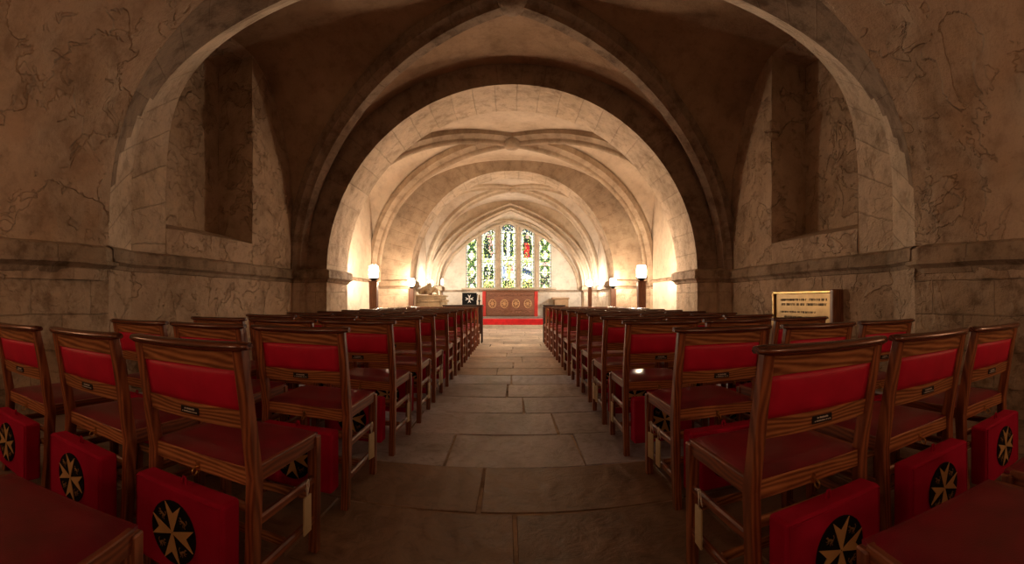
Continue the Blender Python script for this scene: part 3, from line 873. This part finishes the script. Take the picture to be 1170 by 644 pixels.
# ------------------------------------------------------------------ kneeler with the eight-pointed cross
def maltese(mb, r, y0, y1, cx=0.0, cz=0.0, rot=0.0, notch=.66, half=.37):
    for k in range(4):
        a = rot + k * PI / 2
        poly = [(0.0, -.05), (r, -r * half), (r * notch, 0), (r, r * half), (0.0, .05)]
        poly = [(0.03 * r, -.03 * r), (r, -r * half), (r * notch, 0), (r, r * half), (0.03 * r, .03 * r)]
        pp = [(cx + p[0] * math.cos(a) - p[1] * math.sin(a), cz + p[0] * math.sin(a) + p[1] * math.cos(a)) for p in poly]
        # two triangles-ish prisms per arm so that the notch stays sharp
        mb.prism([pp[0], pp[1], pp[2]], y0, y1); mb.prism([pp[0], pp[2], pp[3]], y0, y1); mb.prism([pp[0], pp[3], pp[4]], y0, y1)
def beast(mb, cx, cz, s, y0, y1, flip=1):
    # small rampant beast: body, head, tail, legs as raised stitching
    y = (y0 + y1) / 2
    def T(pts, r): mb.tube([(cx + flip * x * s, y, cz + z * s) for x, z in pts], [q * s for q in r], n=5)
    T([(-.5, -.2), (-.1, 0), (.35, .2)], [.12, .17, .13])
    T([(.35, .2), (.5, .5), (.7, .5)], [.1, .13, .06])
    T([(-.5, -.2), (-.75, .1), (-.6, .45)], [.05, .05, .09])
    T([(.3, .1), (.6, -.05), (.75, .12)], [.07, .05, .05])
    T([(.2, .0), (.4, -.3), (.62, -.3)], [.07, .05, .05])
    T([(-.45, -.2), (-.25, -.5), (-.45, -.75)], [.1, .06, .06])
    T([(-.35, -.15), (0, -.4), (-.05, -.7)], [.08, .06, .06])
def kneeler(name, label, group):
    t = thing(name, label, 'kneeler', group=group)
    mb = MB(); v = mb.box(-.195, .195, -.045, .045, -.275, 0, bev=.014, seg=3)
    bmesh.ops.subdivide_edges(mb.bm, edges=[e for e in mb.bm.edges if e.calc_length() > .1], cuts=4, use_grid_fill=True)
    for q in mb.bm.verts:
        u = q.co.x / .195; w = (q.co.z + .1375) / .1375
        k = max(0, 1 - u * u) * max(0, 1 - w * w); q.co.y += math.copysign(.006 * k, q.co.y)
    mb.build('cushion', M['kneeler'], t)
    mb = MB(); pts = [(.195 * math.cos(a), 0, 0) for a in (0, 1)]
    seam = [(-.186, -.0455, -.009), (.186, -.0455, -.009), (.186, -.0455, -.266), (-.186, -.0455, -.266)]
    mb.tube(seam, .003, n=5, closed=True); mb.build('piping', M['kneeler'], t)
    mb = MB(); n = 32; yc = -.0545
    a = [mb.bm.verts.new((.096 * math.cos(2 * PI * k / n), yc, -.135 + .096 * math.sin(2 * PI * k / n))) for k in range(n)]
    b = [mb.bm.verts.new((.098 * math.cos(2 * PI * k / n), -.04, -.135 + .098 * math.sin(2 * PI * k / n))) for k in range(n)]
    mb.face(a)
    for k in range(n): mb.face([a[k], b[k], b[(k + 1) % n], a[(k + 1) % n]])
    md = mb.build('badge', M['black'], t)
    mb = MB(); maltese(mb, .090, -.0575, -.0545, 0, -.135, rot=PI / 2)
    cr = mb.build('cross', M['gold'], md)
    for i, (sx, sz) in enumerate(((-1, 1), (1, 1), (1, -1), (-1, -1))):
        mb = MB(); beast(mb, sx * .046, -.135 + sz * .046, .022, -.057, -.054, flip=-sx if i % 2 else sx)
        mb.build('embroidered_beast', M['dull_gold'], md)
    mb = MB(); lp = [(-.008, 0, -.01), (-.009, 0, .012), (-.004, 0, .026), (.004, 0, .026), (.009, 0, .012), (.008, 0, -.01)]
    mb.tube(lp, .004, n=6); mb.build('loop', M['kneeler'], t)
    return t

def hanging_card(name, label, group):
    t = thing(name, label, 'hanging card', group=group)
    mb = MB(); mb.box(-.0035, .0035, -.028, .028, -.19, -.055, bev=.001); mb.build('card', M['card'], t)
    mb = MB(); mb.tube([(0, 0, -.058), (.003, .008, -.02), (.0, .012, .0), (.004, .0, .006), (.003, -.012, -.004), (.006, -.008, -.03), (.008, -.014, -.05)], .0022, n=5)
    mb.tube([(0, 0, -.058), (-.002, -.004, -.03), (.002, -.002, .004)], .0022, n=5); mb.build('string', M['cord'], t)
    return t

ORD = ['front', 'first', 'second', 'third', 'fourth', 'fifth', 'sixth', 'seventh', 'eighth', 'ninth', 'tenth', 'eleventh', 'twelfth']
WHERE = ['beside the aisle', 'in the middle', 'nearest the wall']
def yrow(k): return 1.37 + .755 * (k - 1)      # chair origin
chair0 = kneel0 = card0 = None
jit = random.Random(5)
# measured places of the first rows (x of chair centre, y offset, turn)
special = {
    (-1, 1, 0): (-.965, 1.33, -.02), (-1, 1, 1): (-1.53, 1.31, -.02), (-1, 1, 2): (-2.10, 1.26, .03),
    (1, 1, 0): (.87, 1.28, .02), (1, 1, 1): (1.435, 1.285, .01), (1, 1, 2): (2.01, 1.29, .0),
}
slots = []
for side in (-1, 1):
    for k in range(1, 13):
        for c in range(3):
            if (side, k, c) in special: x, y, rz = special[(side, k, c)]
            else:
                x = side * (.965 + .54 * c + jit.uniform(-.006, .006) + (.02 if k == 2 else -.02 if k in (3, 4) and side > 0 else 0)); y = yrow(k) + jit.uniform(-.02, .02); rz = jit.uniform(-.018, .018)
                if k == 2 and c: x = side * (abs(x) + .03 * c)
            slots.append((side, k, c, x, y, rz))
KPOS = {}
for side, k, c, x, y, rz in slots:
    sn = 'left' if side < 0 else 'right'
    lab = 'oak church chair with red back, %s row from the camera, %s of the aisle, %s' % (ORD[k], sn, WHERE[c])
    lab = 'red-backed oak chair %s, %s full row, %s of the aisle' % (WHERE[c], ORD[k], sn)
    grp = 'red church chairs in rows %s of the aisle' % sn
    if chair0 is None:
        chair0 = church_chair('church_chair', lab, grp); chair0.location = (x, y, 0); chair0.rotation_euler = (0, 0, rz)
    else: dup(chair0, (x, y, 0), rz, lab, grp)
    # kneeler hanging behind the chair (those hidden behind everything are not built)
    if k <= 4 or c == 0 or (k <= 6 and c == 1):
        kl = 'red kneeler with eight-pointed cross hung behind %s row chair %s, %s of aisle' % (ORD[k], WHERE[c], sn)
        kg = 'red kneelers hung behind chairs %s of the aisle' % sn
        dx = -side * .0; off = Vector((.0, -.284, 0)); off.rotate(Matrix.Rotation(rz, 3, 'Z'))
        loc = (x + off.x + jit.uniform(-.012, .012), y + off.y, .372)
        kr = rz + jit.uniform(-.03, .03)
        if kneel0 is None:
            kneel0 = kneeler('kneeler', kl, kg); kneel0.location = loc; kneel0.rotation_euler = (0, 0, kr)
        else: dup(kneel0, loc, kr, kl, kg)
    if c == 0 and k <= 8:
        cl = 'cream card on white string hung on aisle side of %s row chair, %s side' % (ORD[k], sn)
        cg = 'cream cards hung on aisle chairs'
        places = [.10] + ([-.02] if (side > 0 and k in (2, 4)) or (side < 0 and k == 5) else [])
        for q, yy in enumerate(places):
            off = Vector((-side * .243, yy, 0)); off.rotate(Matrix.Rotation(rz, 3, 'Z')); loc = (x + off.x, y + off.y, .315)
            l2 = cl if q == 0 else cl.replace('cream card', 'second cream card')
            if card0 is None:
                card0 = hanging_card('hanging_card', l2, cg); card0.location = loc
            else: dup(card0, loc, jit.uniform(-.2, .2), l2, cg)
# the row at the camera: only the seats of its chairs reach into the picture
for side, c, x, y, rz in ((-1, 0, -.915, .385, .26), (-1, 1, -1.43, .20, .20), (1, 0, .86, .40, -.16), (1, 1, 1.40, .33, -.1)):
    sn = 'left' if side < 0 else 'right'
    dup(chair0, (x, y, 0), rz, 'dark oak chair with red seat cut off at lower %s corner, %s' % (sn, 'nearer the aisle' if c == 0 else 'farther from the aisle'), 'red church chairs in rows %s of the aisle' % sn)

# ------------------------------------------------------------------ lamps on wooden posts
def post_lamp(label, x, y, zc, h, w, glass, group, pw=.2):
    side = 1 if x > 0 else -1
    t = thing('post_lamp', label, 'lamp', (x, y, 0), 0, group)
    mb = MB()
    zt = zc - h / 2 - .06
    mb.bar((0, 0, 0), (0, 0, zt), pw * .62, pw * .62, bev=.012, up=(0, 1, 0), w2=pw * .85, d2=pw * .7)
    mb.build('post', M['brown'], t)
    mb = MB(); mb.box(-pw * .5, pw * .5, -pw * .4, pw * .4, zt - .02, zt, bev=.006)
    mb.box(-side * pw * .6 if side < 0 else -pw * .6, -side * pw * .6 + pw * .25 if side < 0 else -pw * .35, -pw * .3, pw * .3, zt - .22, zt - .02, bev=.01) if False else None
    mb.build('post_cap', M['brown'], t)
    mb = MB(); mb.lathe([(w * .2, 0), (w * .25, .015), (w * .55, .05), (w * .6, .06)], c=(0, 0, zt), n=18); mb.build('lamp_holder', M['iron'], t)
    mb = MB(); z0 = zc - h / 2
    mb.lathe([(w * .30, z0), (w * .47, z0 + .02), (w * .5, z0 + h * .3), (w * .5, z0 + h * .72), (w * .44, z0 + h * .92), (w * .25, z0 + h)], n=20)
    mb.build('lamp_shade', glass, t)
    return t
LG = 'white glass lamps on brown posts along the walls'
def at(px, y): return y * math.tan((px - 585) / 500.0)
post_lamp('glowing glass lamp on brown post, largest and nearest on the left', at(427, 8.3), 8.3, EYE + .59, .25, .19, M['shade_mid'], LG)
post_lamp('glowing glass lamp on brown post, largest and nearest on the right', at(733, 8.3), 8.3, EYE + .59, .25, .19, M['shade_mid'], LG)
post_lamp('glowing glass lamp on brown post before the second left pier', at(470, 10.1), 10.1, EYE + .45, .18, .15, M['shade_mid'], LG, .16)
post_lamp('glowing glass lamp on brown post before the second right pier', at(700.5, 10.1), 10.1, EYE + .45, .18, .15, M['shade_mid'], LG, .16)
post_lamp('glowing glass lamp on brown post at the far left beside the tomb', -2.62, 13.9, EYE + .58, .18, .15, M['shade_far'], LG, .15)
post_lamp('glowing glass lamp on brown post, smallest and farthest on the right', 2.50, 13.9, EYE + .58, .18, .15, M['shade_far'], LG, .15)
post_lamp('added unseen glass lamp behind the left pier of the altar arch', -2.55, 15.6, EYE + .7, .2, .16, M['shade_far'], LG, .15)  # this pair is added out of sight to brighten the sanctuary
post_lamp('added unseen glass lamp behind the right pier of the altar arch', 2.55, 15.6, EYE + .7, .2, .16, M['shade_far'], LG, .15)
# the same lamps stand in the part of the crypt behind and beside the camera
for x, y in ((-2.95, .15), (2.95, .15), (-2.0, -2.3), (2.0, -2.3)):
    post_lamp('amber glass lamp on brown post near the %s wall %s the camera' % ('left' if x < 0 else 'right', 'level with' if y > 0 else 'behind'), x, y, EYE + (.45 if y > 0 else .8), .25, .19, M['shade_near_bay'] if y > 0 else M['shade_behind'], LG)

# ------------------------------------------------------------------ altar and steps
mb = MB(); mb.box(-2.9, 2.9, 15.75, 17.3, 0, .115, bev=.01); struct(mb.build('floor_step', M['step']))
mb = MB(); mb.box(-2.8, 2.8, 15.8, 16.04, .115, .335, bev=.015, seg=2)
tag(mb.build('altar_step_carpet', M['carpet']), 'scarlet carpet covering the step in front of the altar', 'carpet')
mb = MB(); mb.box(-2.9, 2.9, 16.05, 17.3, .115, .40, bev=.01); struct(mb.build('floor_platform', M['grey_step']))
t = thing('altar', 'brown carved altar with four roundels beneath the stained glass window', 'altar', (-.07, 16.7, .40))
mb = MB(); mb.box(-1.0, 1.0, -.28, .28, 0, .94, bev=.01); mb.build('body', M['brown'], t)
mb = MB(); mb.box(-1.08, 1.08, -.33, .3, .94, .985, bev=.008); mb.build('table_top', M['brown'], t)
M['frontal'] = wood_mat('carved_walnut_front', (0.15, 0.055, 0.03), (0.32, 0.14, 0.075), rough=0.5, axis='X')
mb = MB(); mb.box(-.90, .90, -.30, -.28, .06, .90)
for i in range(9):
    for j in range(2):
        x = -.8 + i * .2; mb.tube([(x - .07, -.305, .12 + j * .08), (x, -.31, .17 + j * .08), (x + .07, -.305, .12 + j * .08)], .012, n=5)
for i in range(13): mb.tube([(-.84 + i * .14 - .05, -.305, .76), (-.84 + i * .14, -.31, .84), (-.84 + i * .14 + .05, -.305, .76)], .012, n=5)
for z in (.08, .27, .70, .88): mb.box(-.9, .9, -.312, -.30, z - .012, z + .012)
for x in (-.9, -.45, 0, .45, .9): mb.box(x - .012, x + .012, -.311, -.30, .28, .70)
mb.build('carved_front', M['frontal'], t)
for i in range(4):
    mb = MB(); x = -.66 + i * .44
    mb.tube([(x + .13 * math.cos(a * PI / 10), -.31, .48 + .15 * math.sin(a * PI / 10)) for a in range(20)], .018, n=6, closed=True)
    for a in range(8): mb.tube([(x, -.312, .48), (x + .10 * math.cos(a * PI / 4), -.312, .48 + .11 * math.sin(a * PI / 4))], .014, n=5)
    mb.build('roundel', M['gold'] if False else simple('gilded_carving', (0.60, 0.36, 0.17), rough=.5), t)
for sx in (-1, 1):
    mb = MB(); mb.box(min(sx * .91, sx * 1.04), max(sx * .91, sx * 1.04), -.325, -.27, .0, .95, bev=.01, seg=2)
    mb.build('side_hanging', M['red_cloth'], t)

# small stone block on the right of the sanctuary, with its moulded top
t = thing('credence_block', 'small tan stone block with moulded top, right of the altar', 'stone block', (1.90, 16.9, .40))
mb = MB(); mb.box(-.27, .27, -.2, .25, 0, .64, bev=.01); mb.build('body', M['tan_stone'], t)
mb = MB(); mb.box(-.36, .30, -.25, .27, .64, .72, bev=.02); mb.build('top_slab', M['tan_stone'], t)

# lectern with the black cloth and white cross
t = thing('lectern', 'dark lectern draped with a black cloth bearing a white cross', 'lectern', (at(537, 14.6), 14.6, 0))
mb = MB(); mb.lathe([(.2, 0), (.2, .03), (.05, .07), (.04, .5), (.04, .98), (.09, 1.03)], n=16); mb.build('pedestal', M['black_wood'], t)
mb = MB(); mb.hexa([(-.25, -.16, 1.0), (.25, -.16, 1.0), (.25, .16, 1.18), (-.25, .16, 1.18), (-.25, -.17, 1.03), (.25, -.17, 1.03), (.25, .15, 1.21), (-.25, .15, 1.21)]); mb.build('desk', M['black_wood'], t)
cl = MB(); cl.box(-.24, .24, -.2, -.185, .84, 1.25, bev=.004); cloth = cl.build('cloth_hanging', M['black'], t)
mb = MB(); maltese(mb, .14, -.212, -.2, 0, 1.05, rot=0); mb.build('white_cross', M['white_thread'], cloth)

# chair-like dark stand beside the altar
t = thing('candle_stand', 'thin dark stand between the lectern and the altar', 'stand', (at(547.5, 15.4), 15.4, 0))
mb = MB(); mb.lathe([(.13, 0), (.13, .02), (.03, .06), (.022, .5), (.04, .55), (.022, .6), (.022, .95), (.06, 1.0)], n=12); mb.build('shaft', M['iron'], t)
mb = MB(); mb.lathe([(.03, 1.0), (.03, 1.18), (.01, 1.2)], n=10); mb.build('candle', M['dull_gold'], t)

# low prayer desks in front of the first seats
def prayer_desk(label, x, y, w):
    t = thing('prayer_desk', label, 'desk', (x, y, 0), 0, 'dark prayer desks before the front rows')
    mb = MB(); mb.box(-w / 2, w / 2, -.16, .16, .855, .885, bev=.006); mb.build('desk_top', M['black_wood'], t)
    mb = MB(); mb.box(-w / 2 + .04, w / 2 - .04, .1, .12, .2, .855); mb.build('front_panel', M['black_wood'], t)
    for sx in (-1, 1):
        for sy in (-1, 1):
            mb = MB(); mb.bar((sx * (w / 2 - .03), sy * .13, 0), (sx * (w / 2 - .03), sy * .13, .855), .03, .03, bev=.003); mb.build('leg', M['black_wood'], t)
prayer_desk('long black prayer desk beyond the chairs, left of the aisle', -1.15, 10.25, .95)
prayer_desk('long black prayer desk beyond the chairs, right of the aisle', .98, 10.25, .52)

# tomb with reclining effigy, left of the sanctuary
t = thing('effigy_tomb', 'pale stone tomb chest carrying a reclining carved figure, far left', 'tomb', (-2.42, 12.7, 0))
mb = MB()
mb.box(-.42, .42, -.55, .75, 0, .95, bev=.02); mb.box(-.46, .46, -.6, .8, .95, 1.02, bev=.02); mb.box(-.40, .40, -.5, .7, 1.02, 1.10, bev=.02); mb.box(-.44, .44, -.57, .77, 1.10, 1.15, bev=.015)
mb.box(-.44, .44, -.57, .77, 0, .1, bev=.02)
mb.build('chest', M['alabaster'], t)
bm = bmesh.new()
J = [(-.05, -.1, 1.28), (-.08, .12, 1.30), (-.1, .32, 1.36), (-.1, .42, 1.42), (-.1, .52, 1.47), (-.1, .60, 1.50),
     (.1, .34, 1.33), (.2, .2, 1.24), (.12, .08, 1.27), (-.28, .34, 1.34), (-.3, .18, 1.2), (-.2, .02, 1.24),
     (.02, -.32, 1.26), (.06, -.52, 1.2), (.1, -.56, 1.27), (-.16, -.32, 1.26), (-.18, -.52, 1.2), (-.16, -.56, 1.27)]
Rr = [.13, .13, .14, .06, .10, .08, .07, .05, .04, .07, .05, .04, .08, .055, .035, .08, .055, .035]
E2 = [(0, 1), (1, 2), (2, 3), (3, 4), (4, 5), (2, 6), (6, 7), (7, 8), (2, 9), (9, 10), (10, 11), (0, 12), (12, 13), (13, 14), (0, 15), (15, 16), (16, 17)]
vv = [bm.verts.new(p) for p in J]
for a, b in E2: bm.edges.new((vv[a], vv[b]))
me = bpy.data.meshes.new('figure'); bm.to_mesh(me); bm.free()
fo = bpy.data.objects.new('figure', me); C.objects.link(fo); fo.parent = t; me.materials.append(M['alabaster'])
md = fo.modifiers.new('skin', 'SKIN'); 
for i, r_ in enumerate(Rr): me.skin_vertices[0].data[i].radius = (r_, r_)
me.skin_vertices[0].data[0].use_root = True
sb = fo.modifiers.new('sub', 'SUBSURF'); sb.levels = 1; sb.render_levels = 2
t = thing('carved_lion', 'small carved stone beast standing at the tomb end, left of lectern', 'statue', (at(499, 14.3), 14.3, 0))
mb = MB(); mb.box(-.14, .14, -.14, .14, 0, .92, bev=.02); mb.build('plinth', M['alabaster'], t)
mb = MB()
mb.ell((0, 0, 1.08), (.1, .16, .12)); mb.ell((.0, -.12, 1.22), (.085, .08, .1)); mb.ell((0, -.2, 1.2), (.05, .05, .045))
for sx in (-1, 1):
    mb.tube([(sx * .06, -.1, 1.08), (sx * .065, -.13, .99), (sx * .065, -.15, .93)], [.04, .03, .035], n=8); mb.tube([(sx * .07, .1, 1.05), (sx * .08, .12, .98), (sx * .075, .06, .93)], [.06, .04, .035], n=8)
    mb.ell((sx * .05, -.09, 1.31), (.022, .015, .03), 8)
mb.tube([(0, .15, 1.08), (.04, .24, 1.1), (.06, .22, 1.24), (.03, .18, 1.3)], [.025, .02, .02, .035], n=8)
mb.build('figure', M['alabaster'], t)

# framed brass memorial on the right wall
def WP(px): return 3.4 / math.tan((px - 585) / 500.0)
ya, yb_ = WP(955), WP(885)
t = thing('memorial_plaque', 'framed brass memorial plaque with engraved lines on the right wall', 'plaque', (3.40, (ya + yb_) / 2, .83), -PI / 2)
hwid = (yb_ - ya) / 2; hh = .27
mb = MB(); mb.box(-hwid + .04, hwid - .03, .0, .02, -hh + .03, hh - .03); mb.build('brass_sheet', M['plate_brass'], t)
mb = MB(); rr = random.Random(9)
for z, x0, x1, s_ in ((.145, -.42, .40, .03), (.085, -.42, .40, .03), (-.01, -.42, .26, .024), (-.07, -.35, .3, .02), (-.12, -.3, .25, .02)):
    x = x0
    while x < x1:
        w = rr.uniform(.012, .024)
        if rr.random() < .13: x += .02; continue
        xa = x * hwid / .55
        mb.box(xa, xa + .005, -.004, .001, z, z + s_)
        if rr.random() > .3: mb.box(xa, xa + w, -.004, .001, z + s_ * .8, z + s_)
        if rr.random() > .4: mb.box(xa, xa + w * .8, -.004, .001, z + s_ * .4, z + s_ * .55)
        if rr.random() > .4: mb.box(xa + w * .8, xa + w, -.004, .001, z, z + s_)
        x += w + .008
mb.build('engraved_lines', M['dark_ink'], t)
mb = MB(); mb.box(-hwid - .02, hwid, -.03, .1, hh - .035, hh, bev=.008); mb.box(-hwid - .02, hwid, -.03, .1, -hh, -hh + .035, bev=.008)
mb.box(-hwid - .02, -hwid + .02, -.03, .1, -hh, hh, bev=.008)
mb.build('frame', M['brass'], t)
mb = MB(); mb.box(hwid - .035, hwid + .03, -.07, .1, -hh - .01, hh + .01, bev=.01); mb.box(hwid - .06, hwid - .035, -.035, .1, -hh, hh, bev=.006); mb.build('side_frame', M['brown'], t)
for ch in t.children: pass

# ------------------------------------------------------------------ camera, light, render
w = bpy.data.worlds.new('world'); bpy.context.scene.world = w; w.use_nodes = True
w.node_tree.nodes['Background'].inputs[0].default_value = (0, 0, 0, 1)
cam = bpy.data.cameras.new('camera'); co = bpy.data.objects.new('camera', cam); C.objects.link(co)
co.location = (0, 0, EYE); co.rotation_euler = (PI / 2, 0, 0)
cam.type = 'PANO'; cam.panorama_type = 'CENTRAL_CYLINDRICAL'
F = 500.0
cam.central_cylindrical_range_u_min = -585 / F; cam.central_cylindrical_range_u_max = 585 / F
cam.central_cylindrical_range_v_min = -(644 - 344) / F; cam.central_cylindrical_range_v_max = 344 / F
cam.central_cylindrical_radius = 1.0
cam.clip_start = .02; cam.clip_end = 100
sc = bpy.context.scene; sc.camera = co
sc.render.engine = 'CYCLES'
sc.view_settings.view_transform = 'Standard'; sc.view_settings.look = 'None'; sc.view_settings.gamma = 1; sc.view_settings.use_curve_mapping = False
sc.view_settings.exposure = 0.0
sc.cycles.use_denoising = True
sc.cycles.max_bounces = 10; sc.cycles.diffuse_bounces = 8
sc.cycles.sample_clamp_indirect = 6.0
